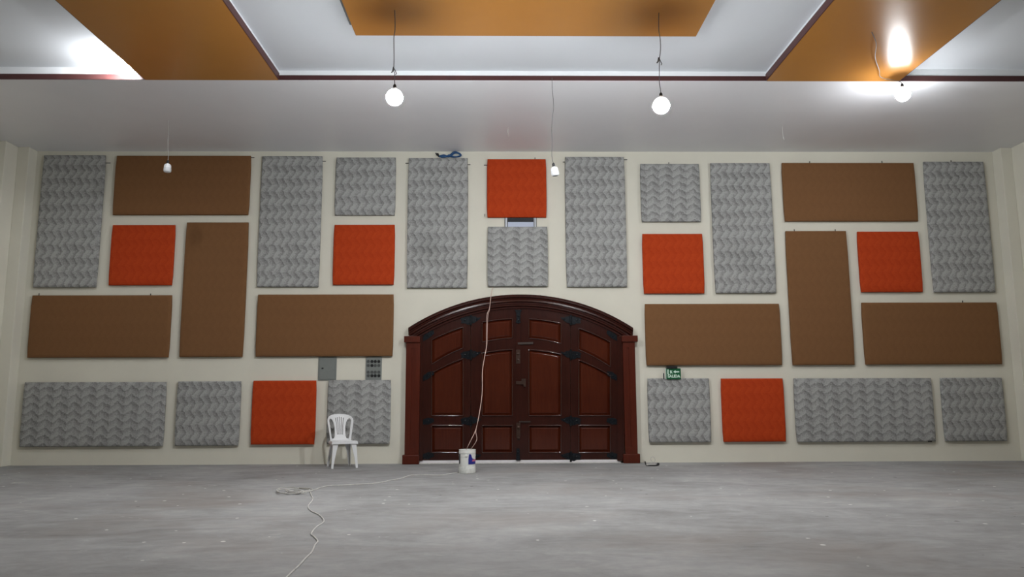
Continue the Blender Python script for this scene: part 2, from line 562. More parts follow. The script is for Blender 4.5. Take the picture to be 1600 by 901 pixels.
# ------------------------------------------------------------------ acoustic panels
PANELS = {  # x0, x1, z0, z1 (camera height 1.137 added below), fabric, label
    'L1': (-8.351, -7.228, 1.970, 4.405, 'grey_h', 'tall grey chevron acoustic panel in the upper left corner of the wall'),
    'L2': (-7.032, -4.581, 3.290, 4.396, 'brown', 'wide brown acoustic panel under the ceiling behind the small unlit bulb'),
    'L3': (-7.016, -5.885, 2.005, 3.103, 'orange', 'leftmost orange square acoustic panel, under a wide brown one'),
    'L4': (-5.690, -4.568, 0.726, 3.149, 'brown', 'tall brown acoustic panel in the left half of the wall'),
    'L5': (-8.345, -5.870, 0.719, 1.824, 'brown', 'wide brown acoustic panel at the far left, below tall grey and orange ones'),
    'L6': (-4.381, -3.272, 1.970, 4.389, 'grey_h', 'tall grey chevron acoustic panel between wide brown panel and small grey square, left half'),
    'L7': (-3.029, -1.931, 3.280, 4.366, 'grey_h', 'grey square acoustic panel directly above an orange square, left of the door'),
    'L8': (-3.029, -1.927, 2.007, 3.105, 'orange', 'orange square acoustic panel between a grey square above and brown panel below'),
    'L9': (-4.352, -1.926, 0.728, 1.832, 'brown', 'wide brown acoustic panel left of the arched door, above the grey metal boxes'),
    'L10': (-8.348, -5.878, -0.817, 0.290, 'grey_v', 'wide grey chevron acoustic panel at the lower left end of the wall'),
    'L11': (-5.682, -4.572, -0.810, 0.299, 'grey_h', 'grey square acoustic panel in the bottom row, between wide grey and orange panels'),
    'L12': (-4.369, -3.255, -0.796, 0.306, 'orange', 'orange square acoustic panel in the bottom row left of the white chair'),
    'L13': (-3.052, -1.947, -0.791, 0.312, 'grey_v', 'grey square acoustic panel behind the white plastic chair'),
    'C1': (-1.706, -0.612, 1.947, 4.355, 'grey_h', 'tall grey chevron acoustic panel with blue cord on top and the shadow of an unlit bulb'),
    'C2': (-0.264, 0.825, 3.240, 4.337, 'orange', 'orange square acoustic panel under the ceiling above the door and small window'),
    'C3': (-0.252, 0.838, 1.971, 3.067, 'grey_v', 'grey square acoustic panel right above the crown of the arched door'),
    'C4': (1.168, 2.268, 1.959, 4.381, 'grey_h', 'tall grey chevron acoustic panel right of the hanging bulb above the door'),
    'R1': (2.553, 3.647, 3.156, 4.246, 'grey_v', 'grey square acoustic panel above an orange square, right of the door'),
    'R2': (2.555, 3.660, 1.837, 2.932, 'orange', 'orange square acoustic panel upper right of the arched door beside tall grey one'),
    'R3': (2.565, 4.995, 0.550, 1.649, 'brown', 'wide brown acoustic panel right of the door above the green exit sign'),
    'R4': (3.849, 4.959, 1.844, 4.262, 'grey_h', 'tall grey chevron acoustic panel between orange square and tall brown panel, right half'),
    'R5': (5.177, 7.639, 3.165, 4.268, 'brown', 'wide brown acoustic panel near the ceiling in the right half'),
    'R6': (5.173, 6.297, 0.549, 2.982, 'brown', 'tall brown acoustic panel in the right half of the wall'),
    'R7': (6.491, 7.622, 1.856, 2.971, 'orange', 'rightmost orange square acoustic panel, beside the tall brown one'),
    'R8': (7.814, 8.944, 1.852, 4.290, 'grey_h', 'tall grey chevron acoustic panel in the upper right corner of the wall'),
    'R9': (6.481, 8.943, 0.554, 1.665, 'brown', 'wide brown acoustic panel at the far right below the orange square'),
    'R10': (2.575, 3.674, -0.788, 0.323, 'grey_h', 'grey square acoustic panel beneath the green exit sign'),
    'R11': (3.880, 4.991, -0.785, 0.316, 'orange', 'orange square acoustic panel in the bottom row right of the door'),
    'R12': (5.176, 7.638, -0.794, 0.315, 'grey_v', 'wide grey chevron acoustic panel in the bottom row of the right half'),
    'R13': (7.801, 8.908, -0.792, 0.317, 'grey_h', 'grey square acoustic panel at the lower right end of the wall'),
}
NAILS = {'L1': [(171, 254.5, 'h')], 'L2': [(396, 246, 'h')], 'L6': [(507.5, 251.8, 'h')], 'C1': [(635, 255, 'h'), (733.5, 257, 'h')],
         'C2': [(757.5, 258, 'h'), (757.5, 333, 'v'), (836, 247, 'v')], 'C4': [(881, 253, 'h'), (978.5, 249.5, 'h')],
         'R1': [(1045, 254.5, 'v')], 'L5': [(61, 459, 'v'), (235.5, 459.5, 'v')], 'R9': [(1504, 470.5, 'v')],
         'R8': [(1486, 251.5, 'v')], 'R5': [(1265, 252.8, 'v'), (1378, 252.3, 'v')], 'R6': [(1241, 359, 'v'), (1305, 359, 'v')]}
PT = 0.07
for key, (x0, x1, z0, z1, mat, label) in PANELS.items():
    z0 += CAM.z
    z1 += CAM.z
    xc, zc = (x0 + x1) / 2, (z0 + z1) / 2
    hw, hh = (x1 - x0) / 2, (z1 - z0) / 2
    t = tag(empty('acoustic_panel', (xc, 0, zc)), label, 'wall panel', 'fabric acoustic panels on the rear wall')
    # fabric wrapped over a board: gently pillowed front, rounded edges
    bm = bmesh.new()
    loops = []
    for ins, y in ((0.004, -0.014), (0.0, -0.024), (0.0, -PT + 0.016), (0.004, -PT + 0.006), (0.014, -PT), (0.06, -PT - 0.003), (0.25, -PT - 0.004)):
        a, b = hw - ins, hh - ins
        n = 6
        lp = [(-a + 2 * a * i / n, y, -b) for i in range(n)] + [(a, y, -b + 2 * b * i / n) for i in range(n)] + \
             [(a - 2 * a * i / n, y, b) for i in range(n)] + [(-a, y, b - 2 * b * i / n) for i in range(n)]
        k = 0.012
        lp = [(x * (1 - (k if abs(abs(x) - a) < 1e-6 and abs(abs(z) - b) < 1e-6 else 0) * 0.8 / max(a, .3)), yy, z) for x, yy, z in lp]
        loops.append(lp)
    loft(loops, True, bm)
    link('fabric_cover', bm, mat, t, smooth=50)
    link('backing_board', B(-hw + 0.02, hw - 0.02, -0.014, -0.001, -hh + 0.02, hh - 0.02), 'board', t)
    for (nx, nz, kind) in NAILS.get(key, []):
        p = wall_pt(nx, nz, -0.03)
        q = (p.x - xc, p.z - zc)
        bm = bmesh.new()
        if kind == 'h':
            s = 1 if q[0] > 0 else -1
            box(bm, *sorted((s * hw - s * 0.02, q[0] + s * 0.018)), -0.035, -0.025, q[1] - 0.006, q[1] + 0.006)
        else:
            s = 1 if q[1] > 0 else -1
            box(bm, q[0] - 0.006, q[0] + 0.006, -0.035, -0.025, *sorted((s * hh - s * 0.02, q[1] + s * 0.012)))
        link('mounting_nail', bm, 'nail', t)
    if key == 'R12':
        p = wall_pt(1453, 689, -PT)
        link('black_tag', B(p.x - xc - 0.035, p.x - xc + 0.035, -PT - 0.008, -PT + 0.004, -hh - 0.006, -hh + 0.016, 0.003), 'black', t)

# ------------------------------------------------------------------ arched door
door = structure(empty('door_1', (wall_pt(811, 722).x, 0, 0)), 'arched double door of dark varnished mahogany with black iron hinges')


def dpart(name, bm, mat, parent=None, smooth=False):
    """mesh given in world coordinates, parented to the door or to one of its parts"""
    par = parent or door
    o = link(name, bm, mat, None, smooth=smooth)
    o.parent = par
    if par is door:
        o.matrix_parent_inverse = Matrix.Translation(-Vector((door.location.x, 0, 0)))
    return o


YL = -0.050           # front of the door leaves


def dp(px, py, Y=YL):
    p = wall_pt(px, py, Y)
    return (p.x, max(p.z, 0.0))


def arc_y(px, cx, top, R):
    d = px - cx
    return top + R - math.sqrt(max(1.0, R * R - d * d))


def arch_loop(x0, x1, fbot, ftop, n=8):
    """outline in pixels: flat or curved bottom, curved top"""
    lo = [(x0 + (x1 - x0) * i / n, fbot(x0 + (x1 - x0) * i / n)) for i in range(n + 1)]
    hi = [(x1 - (x1 - x0) * i / n, ftop(x1 - (x1 - x0) * i / n)) for i in range(n + 1)]
    return lo + hi


CX = 811.0
f_arch = lambda x: arc_y(x, CX, 479.5, 304)
f_p1 = lambda x: arc_y(x, CX, 497.0, 297)
f_p1b = lambda x: arc_y(x, CX, 528.0, 247)
f_p2 = lambda x: arc_y(x, CX, 545.0, 270)
cst = lambda v: (lambda x: v)
LEAVES = [(656.5, 735.5, 674, 724), (736.0, 808.6, 753, 801), (809.4, 891.5, 826, 877), (892.0, 966.0, 904, 954)]
bottom = 719.5


def w_loop(lp, Y=YL):
    return [dp(a, b, Y) for a, b in lp]


leaf_objs = []
for li, (lx0, lx1, hx0, hx1) in enumerate(LEAVES):
    outline = w_loop(arch_loop(lx0, lx1, cst(bottom), f_arch, 10))
    specs = [(cst(707), cst(664), 4), (cst(649.5), f_p2, 8), (f_p1b, f_p1, 8)]

    def opening(spec, d):
        # the panel opening shrunk by d metres (87 pixels to the metre)
        fb, ft, n = spec
        d *= 87.0
        return w_loop(arch_loop(hx0 + d, hx1 - d, lambda x: fb(x) - d, lambda x: ft(x) + d, n))
    holes = [opening(sp, 0.0) for sp in specs]
    bm = plate(outline, holes, YL, -0.008)
    leaf = dpart('door_leaf', bm, 'wood_dark')
    leaf_objs.append(leaf)
    for spec, h in zip(specs, holes):
        # recessed ground, sloping border and raised field
        l0 = opening(spec, -0.004)
        l1 = opening(spec, 0.022)
        l2 = opening(spec, 0.060)
        l3 = opening(spec, 0.064)
        bm = loft([[(x, -0.010, z) for x, z in l0], [(x, -0.018, z) for x, z in l0], [(x, -0.018, z) for x, z in l1],
                   [(x, -0.036, z) for x, z in l2], [(x, -0.037, z) for x, z in l3]])
        dpart('door_panel', bm, 'wood', leaf)
        # carved rope bead around the opening
        l = inset_loop(h, 0.004)
        pts = []
        for i in range(len(l)):
            a, b = Vector((l[i][0], 0, l[i][1])), Vector((l[(i + 1) % len(l)][0], 0, l[(i + 1) % len(l)][1]))
            n = max(1, int((b - a).length / 0.021))
            for k in range(n):
                pts.append(a + (b - a) * k / n + Vector((0, YL - 0.004, 0)))
        rad = [0.0155 if k % 2 else 0.0095 for k in range(len(pts))]
        dpart('rope_moulding', tube(pts, rad, 6, None, True), 'rope', leaf, smooth=70)

# astragal on the meeting stile
bm = plate(w_loop([(806.2, bottom - 0.5), (813.6, bottom - 0.5), (813.0, 482.5), (806.0, 482.5)]), [], YL - 0.022, YL - 0.001)
dpart('astragal', bm, 'wood_dark', leaf_objs[2])


def iron(name, pts, mat='iron', d=0.014, y=YL, leaf=0, bosses=()):
    bm = plate(w_loop(pts, y), [], y - d, y + 0.001)
    o = dpart(name, bm, mat, leaf_objs[leaf])
    for bx, by, br in bosses:
        p = dp(bx, by, y)
        bm2 = bmesh.new()
        for v in bmesh.ops.create_uvsphere(bm2, u_segments=10, v_segments=6, radius=br)['verts']:
            v.co = Vector((v.co.x + p[0], v.co.y * 0.6 + y - d, v.co.z + p[1]))
        dpart('hinge_boss', bm2, mat, leaf_objs[leaf], smooth=True)
    return o


def strap(seam, yc, dirn, inner, outer, slope=0.0):
    """strap hinge over the seam of two leaves; tapered tip on the middle leaf, block on the outer leaf"""
    s = dirn
    tip = [(seam + s * 1, yc - 6.0), (seam + s * 7, yc - 5.2), (seam + s * 10, yc - 3.4), (seam + s * 16.5, yc - 2.6 + slope),
           (seam + s * 14, yc + 0.4 + slope), (seam + s * 9, yc + 2.4), (seam + s * 5, yc + 5.0), (seam + s * 1, yc + 5.4)]
    blk = [(seam - s * 0.6, yc - 5.6), (seam - s * 6, yc - 5.0), (seam - s * 12, yc - 4.4), (seam - s * 16.5, yc - 1.6), (seam - s * 14.5, yc + 2.2),
           (seam - s * 15.5, yc + 5.5), (seam - s * 9, yc + 5.6), (seam - s * 5, yc + 7.6), (seam - s * 0.6, yc + 6.6)]
    iron('strap_hinge', tip, leaf=inner, bosses=((seam + s * 10, yc - 0.8, 0.018),))
    iron('strap_hinge', blk, leaf=outer, bosses=((seam - s * 9, yc + 0.5, 0.022),))
    a, b = dp(seam, yc - 7.5), dp(seam, yc + 8.5)
    bm = tube([(a[0], YL - 0.022, a[1]), (b[0], YL - 0.022, b[1])], 0.019, 10)
    dpart('hinge_pin', bm, 'iron', leaf_objs[outer], smooth=True)


for yy, sl in ((499.5, -1.5), (553.5, -2.0), (656.5, 0), (712.5, 0)):
    strap(735.8, yy, 1, 1, 0, sl)
    strap(891.8, yy, -1, 2, 3, sl)
# hinges on the jambs
for yy, tilt in ((524.5, 5), (587, 4), (657, 0), (711, 0)):
    iron('jamb_hinge', [(661, yy - 2 + tilt * .6), (669, yy - 5.0 - tilt * .3), (677.5, yy - 3.5 - tilt), (678.5, yy + 1.5 - tilt), (670, yy + 5.5 - tilt * .3), (661, yy + 5.5 + tilt * .6)], leaf=0, bosses=((669, yy, 0.016),))
    iron('jamb_hinge', [(948.5, yy - 3.5 - tilt), (957, yy - 5 - tilt * .3), (965, yy - 2 + tilt * .6), (965, yy + 5.5 + tilt * .6), (956, yy + 5.5 - tilt * .3), (947.5, yy + 1.5 - tilt)], leaf=3, bosses=((957, yy, 0.016),))
# bolts and locks on the astragal
YA = YL - 0.022
iron('slide_bolt', [(806, 504), (810, 505.5), (813.5, 504), (812.6, 498), (813.2, 489), (815, 484), (804.5, 484), (806.6, 489), (807, 498)], y=YA, leaf=2, d=0.022, bosses=((809.8, 493, 0.02), (809.8, 500, 0.02)))
iron('slide_bolt', [(806.5, 719), (812.5, 719), (812.0, 700), (807, 700)], y=YA, leaf=2, d=0.02, bosses=((809.5, 706, 0.02),))
iron('lock_plate', [(806.5, 567.5), (813, 567.5), (812.8, 546), (806.5, 546)], 'bronze', y=YA, leaf=2, d=0.012, bosses=((809.5, 552.5, 0.03), (809.5, 562, 0.026)))
iron('lock_plate', [(807, 683), (813, 683), (813, 660), (807, 660)], 'bronze', y=YA, leaf=2, d=0.012, bosses=((810, 667.5, 0.028), (810, 684, 0.026)))
iron('door_latch', [(806.5, 600), (818, 600), (818, 603.5), (821.5, 603.5), (821.5, 591.5), (815, 591.5), (815, 595), (806.5, 595)], 'bronze', y=YA, leaf=2, d=0.018)
iron('latch_bar', [(809, 538), (833, 537.4), (833, 534.0), (809, 534.8)], 'steel', y=YA + 0.004, leaf=2, d=0.012)
iron('latch_bar', [(811, 659.5), (829, 659.5), (829, 657.4), (811, 657.4)], 'steel', y=YA + 0.004, leaf=2, d=0.010)

# grey strip and thin pale strip along the foot of the leaves
a, b = dp(655, 719), dp(970, 719)
dpart('foot_strip', B(a[0], b[0], -0.11, -0.003, 0.0, 0.016, 0.004), 'floorcable')
dpart('foot_strip', B(a[0], b[0], -0.062, -0.003, 0.016, a[1] - 0.001, 0.002), 'foot_strip')

# arch moulding: a profile swept along the arc, ends resting on the capitals
ACX, ATOP, AR = 813.5, 460.0, 322.0
ACY = ATOP + AR
prof = [(322, -0.002), (322, -0.115), (319.5, -0.135), (317.5, -0.135), (316.5, -0.112), (314.5, -0.108), (313.5, -0.125), (311, -0.130),
        (309.5, -0.105), (307.5, -0.098), (306.5, -0.112), (304.5, -0.112), (303, -0.085), (300.5, -0.078), (300, -0.055), (298.0, -0.055), (298.0, -0.004)]
n = 48
rings = []
bm = bmesh.new()
for i in range(n + 1):
    t = -1 + 2 * i / n
    ring = []
    for r, y in prof:
        lim = min(math.asin((ACX - 638.3) / r), math.acos((ACY - 524.5) / r))
        a = lim * t
        p = wall_pt(ACX + r * math.sin(a), ACY - r * math.cos(a), -0.09)
        ring.append(bm.verts.new((p.x, y, p.z)))
    rings.append(ring)
for a, b in zip(rings, rings[1:]):
    for k in range(len(prof)):
        bm.faces.new((a[k], a[(k + 1) % len(prof)], b[(k + 1) % len(prof)], b[k]))
bm.faces.new(rings[0])
bm.faces.new(rings[-1])
dpart('arch_moulding', bm, 'wood_dark', smooth=25)

# jamb pilasters
for s, (sx0, sx1, cx0, cx1, bx0, bx1, fl0, fl1) in ((-1, (633.5, 655.5, 631.5, 656.5, 628.5, 655, 642, 648)), (1, (975, 994.0, 971.5, 996.3, 974, 1000.2, 980, 984.5))):
    zc0, zc1 = dp(813, 534.2, -0.14)[1], dp(813, 524.4, -0.14)[1]
    zb = dp(813, 709.5, -0.14)[1]
    x0, x1 = dp(sx0, 620, -0.12)[0], dp(sx1, 620, -0.12)[0]
    f0, f1 = dp(fl0, 620, -0.12)[0], dp(fl1, 620, -0.12)[0]
    fz0, fz1 = zb + 0.12, zc0 - 0.10
    bm = plate([(x0, zb - 0.01), (x1, zb - 0.01), (x1, zc0 + 0.01), (x0, zc0 + 0.01)], [[(f0, fz0), (f1, fz0), (f1, fz1), (f0, fz1)]], -0.13, -0.115)
    box(bm, x0, x1, -0.116, -0.002, zb - 0.01, zc0 + 0.01)
    sh = dpart('jamb_pilaster', bm, 'wood_red')
    x0, x1 = dp(cx0, 529, -0.14)[0], dp(cx1, 529, -0.14)[0]
    dpart('capital', B(x0, x1, -0.165, -0.003, zc0, zc1, 0.008, 2), 'wood_red', sh)
    x0, x1 = dp(bx0, 717, -0.14)[0], dp(bx1, 717, -0.14)[0]
    dpart('plinth', B(x0, x1, -0.165, -0.003, 0.0, zb, 0.014, 2), 'wood_red', sh)
    # inner reveal between pilaster and leaf
    ra, rb = (655.5, 660.5) if s < 0 else (964.0, 975.0)
    bm = plate([dp(ra, 719.4), dp(rb, 719.4), dp(rb, 525), dp(ra, 525)], [], -0.085, -0.051)
    dpart('door_jamb', bm, 'wood_dark')

# ------------------------------------------------------------------ small window between the middle panels
a, b = wall_pt(788.5, 337), wall_pt(838.5, 359)
win = structure(empty('window_1', ((a.x + b.x) / 2, 0, b.z)), 'small pale framed window between orange and grey squares above the door')
wx0, wx1, wz0, wz1 = a.x - win.location.x, b.x - win.location.x, 0.0, a.z - b.z
fw = 0.058
bm = plate([(wx0, wz0), (wx1, wz0), (wx1, wz1), (wx0, wz1)], [[(wx0 + fw, wz0 + 0.03), (wx1 - fw, wz0 + 0.03), (wx1 - fw, wz1 - 0.09), (wx0 + fw, wz1 - 0.09)]], -0.022, -0.001)
link('window_frame', bm, 'alu', win)
link('window_pane', B(wx0 + fw, wx1 - fw, -0.010, -0.002, wz0 + 0.03, wz1 - 0.09), 'pane', win)
for xx in (wx0, wx0 + 0.044, wx1 - 0.052, wx1 - 0.012):
    link('frame_groove', B(xx, xx + 0.012, -0.026, -0.020, wz0, wz1), 'dark', win)
link('frame_groove', B(wx0 + fw, wx1 - fw, -0.030, -0.010, wz1 - 0.118, wz1 - 0.045), 'dark', win)

# ------------------------------------------------------------------ electrical boxes
a, b = wall_pt(498, 557.3), wall_pt(525.3, 594)
t = tag(empty('electrical_box', ((a.x + b.x) / 2, 0, b.z)), 'plain grey metal electrical box with a small black keyhole on the wall', 'electrical box')
w, h = (b.x - a.x) / 2, a.z - b.z
link('box_body', B(-w, w, -0.014, -0.001, 0, h), 'boxgrey', t)
bd = link('box_door', B(-w + 0.022, w - 0.022, -0.021, -0.013, 0.02, h - 0.02, 0.003), 'boxgrey', t)
p = wall_pt(504, 575.2, -0.02)
link('keyhole', B(p.x - t.location.x - 0.018, p.x - t.location.x + 0.018, -0.026, -0.019, p.z - b.z - 0.013, p.z - b.z + 0.013, 0.003), 'black', bd)
for zz in (0.09, h - 0.09):
    link('hinge', B(w - 0.026, w - 0.014, -0.024, -0.012, zz - 0.03, zz + 0.03, 0.002), 'boxgrey', t)

a, b = wall_pt(572.0, 557.3), wall_pt(596.2, 593.5)
t = tag(empty('electrical_box', ((a.x + b.x) / 2, 0, b.z)), 'grey metal box with rows of round dark knockout holes beside the door', 'electrical box')
w, h = (b.x - a.x) / 2, a.z - b.z
link('box_body', B(-w, w, -0.018, -0.001, 0, h, 0.002), 'boxgrey', t)
for i, hy in enumerate((564.5, 570.8, 581.3, 586.8)):
    for j, hx in enumerate((575.3, 581.2, 586.4, 592.0)):
        p = wall_pt(hx, hy, -0.018)
        deep = (i, j) in ((0, 1), (0, 2), (0, 3), (1, 1), (3, 1), (3, 2), (3, 3))
        bm = lathe([(0.0, 0.0), (0.020, 0.0), (0.024, 0.004), (0.028, 0.004), (0.028, -0.002)], 12)
        bmesh.ops.rotate(bm, cent=(0, 0, 0), matrix=Matrix.Rotation(math.radians(90), 3, 'X'), verts=bm.verts[:])
        for v in bm.verts:
            v.co += Vector((p.x - t.location.x, -0.0185, p.z - b.z))
        link('knockout', bm, 'black' if deep else 'knock', t)

# ------------------------------------------------------------------ exit sign
a, b = wall_pt(1040.0, 575.2, -0.10), wall_pt(1064.0, 592.0, -0.10)
t = tag(empty('exit_sign', ((a.x + b.x) / 2, 0, b.z)), 'green SALIDA exit sign with running figure and arrow above a grey panel', 'sign')
w, h = (b.x - a.x) / 2, a.z - b.z
plate_o = link('sign_plate', B(-w + 0.012, w, -0.104, -0.096, 0, h, 0.002), 'signgreen', t)
link('acrylic_edge', B(-w - 0.006, -w + 0.010, -0.112, -0.100, 0.0, h - 0.008, 0.002), 'clear', t)
link('side_flap', B(-w - 0.045, -w - 0.028, -0.10, -0.09, 0, h * 0.55, 0.002), 'darklabel', t)
c0, c1 = wall_pt(1042.0, 575, -0.1).x - t.location.x, wall_pt(1058, 575, -0.1).x - t.location.x
link('battery_housing', B(c0, c1, -0.125, -0.002, h - 0.004, h + 0.035, 0.004), 'black', t)


def sign_print(name, polys, y=-0.1055):
    bm = bmesh.new()
    for lp in polys:
        plate([(wall_pt(x, yv, -0.105).x - t.location.x, wall_pt(x, yv, -0.105).z - b.z) for x, yv in lp], [], y, -0.1035, bm)
    return link(name, bm, 'signwhite', plate_o)


sign_print('arrow', [[(1052.0, 580.5), (1055.6, 577.9), (1055.6, 579.6), (1061.2, 579.6), (1061.2, 581.6), (1055.6, 581.6), (1055.6, 583.2)]])
sign_print('running_figure', [[(1042.9, 577.0), (1044.6, 577.0), (1044.6, 583.8), (1047.0, 584.8), (1046.4, 585.4), (1042.9, 584.2)],
                              [(1047.2, 578.0), (1048.5, 578.9), (1050.4, 578.7), (1050.4, 579.7), (1049.2, 580.2), (1049.6, 581.6), (1051.2, 582.4), (1050.6, 583.2),
                               (1048.6, 582.2), (1047.6, 583.4), (1046.7, 582.8), (1047.6, 580.9), (1046.6, 579.9)]])
cu = bpy.data.curves.new('salida', 'FONT')
cu.body = 'SALIDA'
cu.size = 0.088
cu.align_x = 'CENTER'
cu.extrude = 0.0015
cu.offset = 0.0032
tmp = bpy.data.objects.new('salida_tmp', cu)
C.objects.link(tmp)
dg = bpy.context.evaluated_depsgraph_get()
me = bpy.data.meshes.new_from_object(tmp.evaluated_get(dg))
bpy.data.objects.remove(tmp)
xs = [v.co.x for v in me.vertices]
ww = max(xs) - min(xs)
k = (wall_pt(1062.6, 588, -0.105).x - wall_pt(1043.2, 588, -0.105).x) / ww
zt = wall_pt(1050, 589.4, -0.105).z - b.z
xm = (wall_pt(1062.6, 588, -0.105).x + wall_pt(1043.2, 588, -0.105).x) / 2 - t.location.x
me.transform(Matrix.Translation((xm, -0.1052, zt)) @ Matrix.Rotation(math.radians(90), 4, 'X') @ Matrix.Diagonal((k, 0.78, 1, 1)))
me.materials.clear()
me.materials.append(M['signwhite'])
o = bpy.data.objects.new('sign_lettering', me)
C.objects.link(o)
o.parent = plate_o

# ------------------------------------------------------------------ blue cord bundle on top of the panel
pz = PANELS['C1'][3] + CAM.z
q0 = wall_pt(700, 245, -0.04)
t = tag(empty('cord_bundle', (q0.x, -0.04, pz + 0.001)), 'coiled blue extension cord with black plugs lying on a tall grey panel', 'cord')


def cpt(px, py, dy=0.0):
    p = wall_pt(px, py, -0.045 + dy)
    return (p.x - q0.x, -0.005 + dy, max(0.008, p.z - pz))


bm = bmesh.new()
for k in range(7):
    j = lambda s: random.uniform(-s, s)
    path = [cpt(687 + j(1), 244 + j(.6), j(.02)), cpt(694, 242.8 + j(1), j(.02)), cpt(701, 244.2 + j(1.2), j(.025)), cpt(706 + j(1), 240.5 + j(1.4), j(.025)),
            cpt(711 + j(1.5), 238.2 + j(1.2), j(.02)), cpt(718 + j(1.2), 240.0 + j(.8), j(.02)), cpt(720 + j(.8), 242.5, j(.015)), cpt(716 + j(1), 244.6, j(.02)),
            cpt(709, 245 + j(.5), j(.02)), cpt(702, 243 + j(1.2), j(.02)), cpt(696, 244.6 + j(.8), j(.02)), cpt(689, 245 + j(.4), j(.02))]
    tube(smooth_path(path, 5), 0.0115, 6, bm)
link('cord', bm, 'bluecord', t, smooth=True)
for pts, r in (([(686, 244.5), (684.6, 241.4), (684.0, 239.0)], 0.014), ([(684, 243.0), (681.8, 240.4), (681.0, 238.8)], 0.013)):
    link('plug', tube([cpt(*p) for p in pts], [r * 1.2, r, r * 0.8], 8), 'black', t, smooth=True)

# ------------------------------------------------------------------ bulbs
BASE_PROF = [(0.017, 0.0), (0.018, -0.014), (0.034, -0.021), (0.051, -0.033), (0.058, -0.050), (0.060, -0.090)]
DOME_PROF = [(0.060, -0.090), (0.0625, -0.098), (0.0635, -0.128), (0.062, -0.150), (0.056, -0.163), (0.042, -0.170), (0.020, -0.173), (0.0, -0.174)]
# lit kind: a globe whose upper half is dim beside the collar, the lower half bright
GR = 0.080
CAP_PROF = [(0.017, 0.0), (0.020, -0.010), (0.026, -0.014), (0.030, -0.018)]
COLLAR_PROF = [(0.030, -0.018)] + [(GR * math.sin(a), -0.018 - math.sqrt(GR * GR - 0.03 * 0.03) + GR * math.cos(a)) for a in [math.radians(x) for x in (30, 40, 52, 64, 76, 86)]]
GC = -0.018 - math.sqrt(GR * GR - 0.03 * 0.03)
GLOBE_PROF = [(GR * math.sin(math.radians(x)), GC + GR * math.cos(math.radians(x))) for x in (86, 98, 110, 122, 134, 146, 158, 170)] + [(0.0, GC - GR)]


def make_bulb(name, label, top, wire_pts, lit, wire_mat='cable', scale=1.0, tilt=(0, 0, 0), group=None, wr=0.0045, knots=()):
    """top = where the socket starts; wire_pts in world coordinates, ending near top"""
    t = tag(empty(name, top), label, 'light bulb', group)
    T = Vector(top)
    rot = Matrix.Rotation(tilt[2], 3, 'Z') @ Matrix.Rotation(tilt[0], 3, 'X') @ Matrix.Rotation(tilt[1], 3, 'Y')

    def put(nm, prof, mat, seg=28):
        bm = lathe([(r * scale, z * scale - 0.045) for r, z in prof], seg)
        bmesh.ops.transform(bm, matrix=rot.to_4x4(), verts=bm.verts[:])
        return link(nm, bm, mat, t, smooth=60)
    bm = lathe([(0.007, 0.0), (0.013, -0.006), (0.0195, -0.018), (0.021, -0.050), (0.018, -0.054)], 16)
    bmesh.ops.transform(bm, matrix=rot.to_4x4(), verts=bm.verts[:])
    link('socket', bm, 'black', t, smooth=50)
    if lit:
        put('bulb_base', CAP_PROF, 'bulbwhite')
        put('bulb_collar', COLLAR_PROF, 'collar')
        put('bulb_dome', GLOBE_PROF, {1: 'glow', 2: 'glow_small', 3: 'glow_tray'}[int(lit)])
    else:
        put('bulb_base', BASE_PROF, 'bulbwhite')
        put('bulb_dome', DOME_PROF, 'frost')
    if wire_pts:
        pts = smooth_path([Vector(p) - T for p in wire_pts] + [Vector((0, 0, -0.004))], 6)
        link('hanging_wire', tube(pts, wr, 6), wire_mat, t, smooth=True)
        for kp in knots:
            k0 = Vector(kp) - T
            bm = bmesh.new()
            tube([k0 + Vector((-0.006, 0, 0.05)), k0 + Vector((-0.015, 0, 0.0)), k0 + Vector((-0.03, 0, -0.02))], 0.008, 6, bm)
            tube([k0 + Vector((0.004, 0, 0.03)), k0 + Vector((0.03, 0, -0.03)), k0 + Vector((0.02, 0, -0.045))], 0.005, 6, bm)
            link('wire_splice', bm, 'cable', t)
    return t


def hang(px, py, Y):
    return wall_pt(px, py, Y)


G = 'bare bulbs hanging from the ceiling'
# lit pair under the ochre board
y1 = level_pt(617, 16, ZP).y
w0 = hang(616.8, 16, y1); w0.z = ZP
top = hang(616.8, 131.5, y1)
make_bulb('hanging_bulb', 'glowing bare bulb on a dark wire, left of centre above the door', top,
          [w0, hang(617.2, 45, y1), hang(615.4, 60, y1), hang(615.8, 90, y1), hang(615.2, 110, y1), hang(616.6, 114, y1), hang(616.6, 126, y1)], True, scale=1.25, group=G,
          knots=[hang(615.6, 111, y1)])
y2 = level_pt(1029.5, 20, ZP).y
w0 = hang(1029.5, 20, y2); w0.z = ZP
top = hang(1032.5, 144.5, y2)
make_bulb('hanging_bulb', 'glowing bare bulb on a knotted wire, right of centre above the door', top,
          [w0, hang(1029.3, 45, y2), hang(1031.6, 62, y2), hang(1032, 78, y2), hang(1030.4, 93, y2), hang(1030.2, 112, y2), hang(1030.4, 130, y2), hang(1032, 140, y2)], True,
          wire_mat='cable', scale=1.25, group=G, knots=[hang(1030.2, 96, y2)])
# lit bulb close under the right ochre band and the soffit edge
t3 = Vector((5.70, -3.36, ZS - 0.10))
p3 = level_pt(1362, 50, ZS - 0.002)
m1 = level_pt(1369, 68, ZS - 0.03); m2 = level_pt(1367.5, 90, ZS - 0.04); m3 = level_pt(1374, 110, ZS - 0.03); m4 = level_pt(1377, 121, ZS - 0.02)
make_bulb('hanging_bulb', 'glowing bulb close under the right ceiling corner of ochre band and soffit', t3,
          [p3, m1, m2, m3, m4, t3 + Vector((-0.05, 0, 0.035))], 2, scale=1.25, group=G)
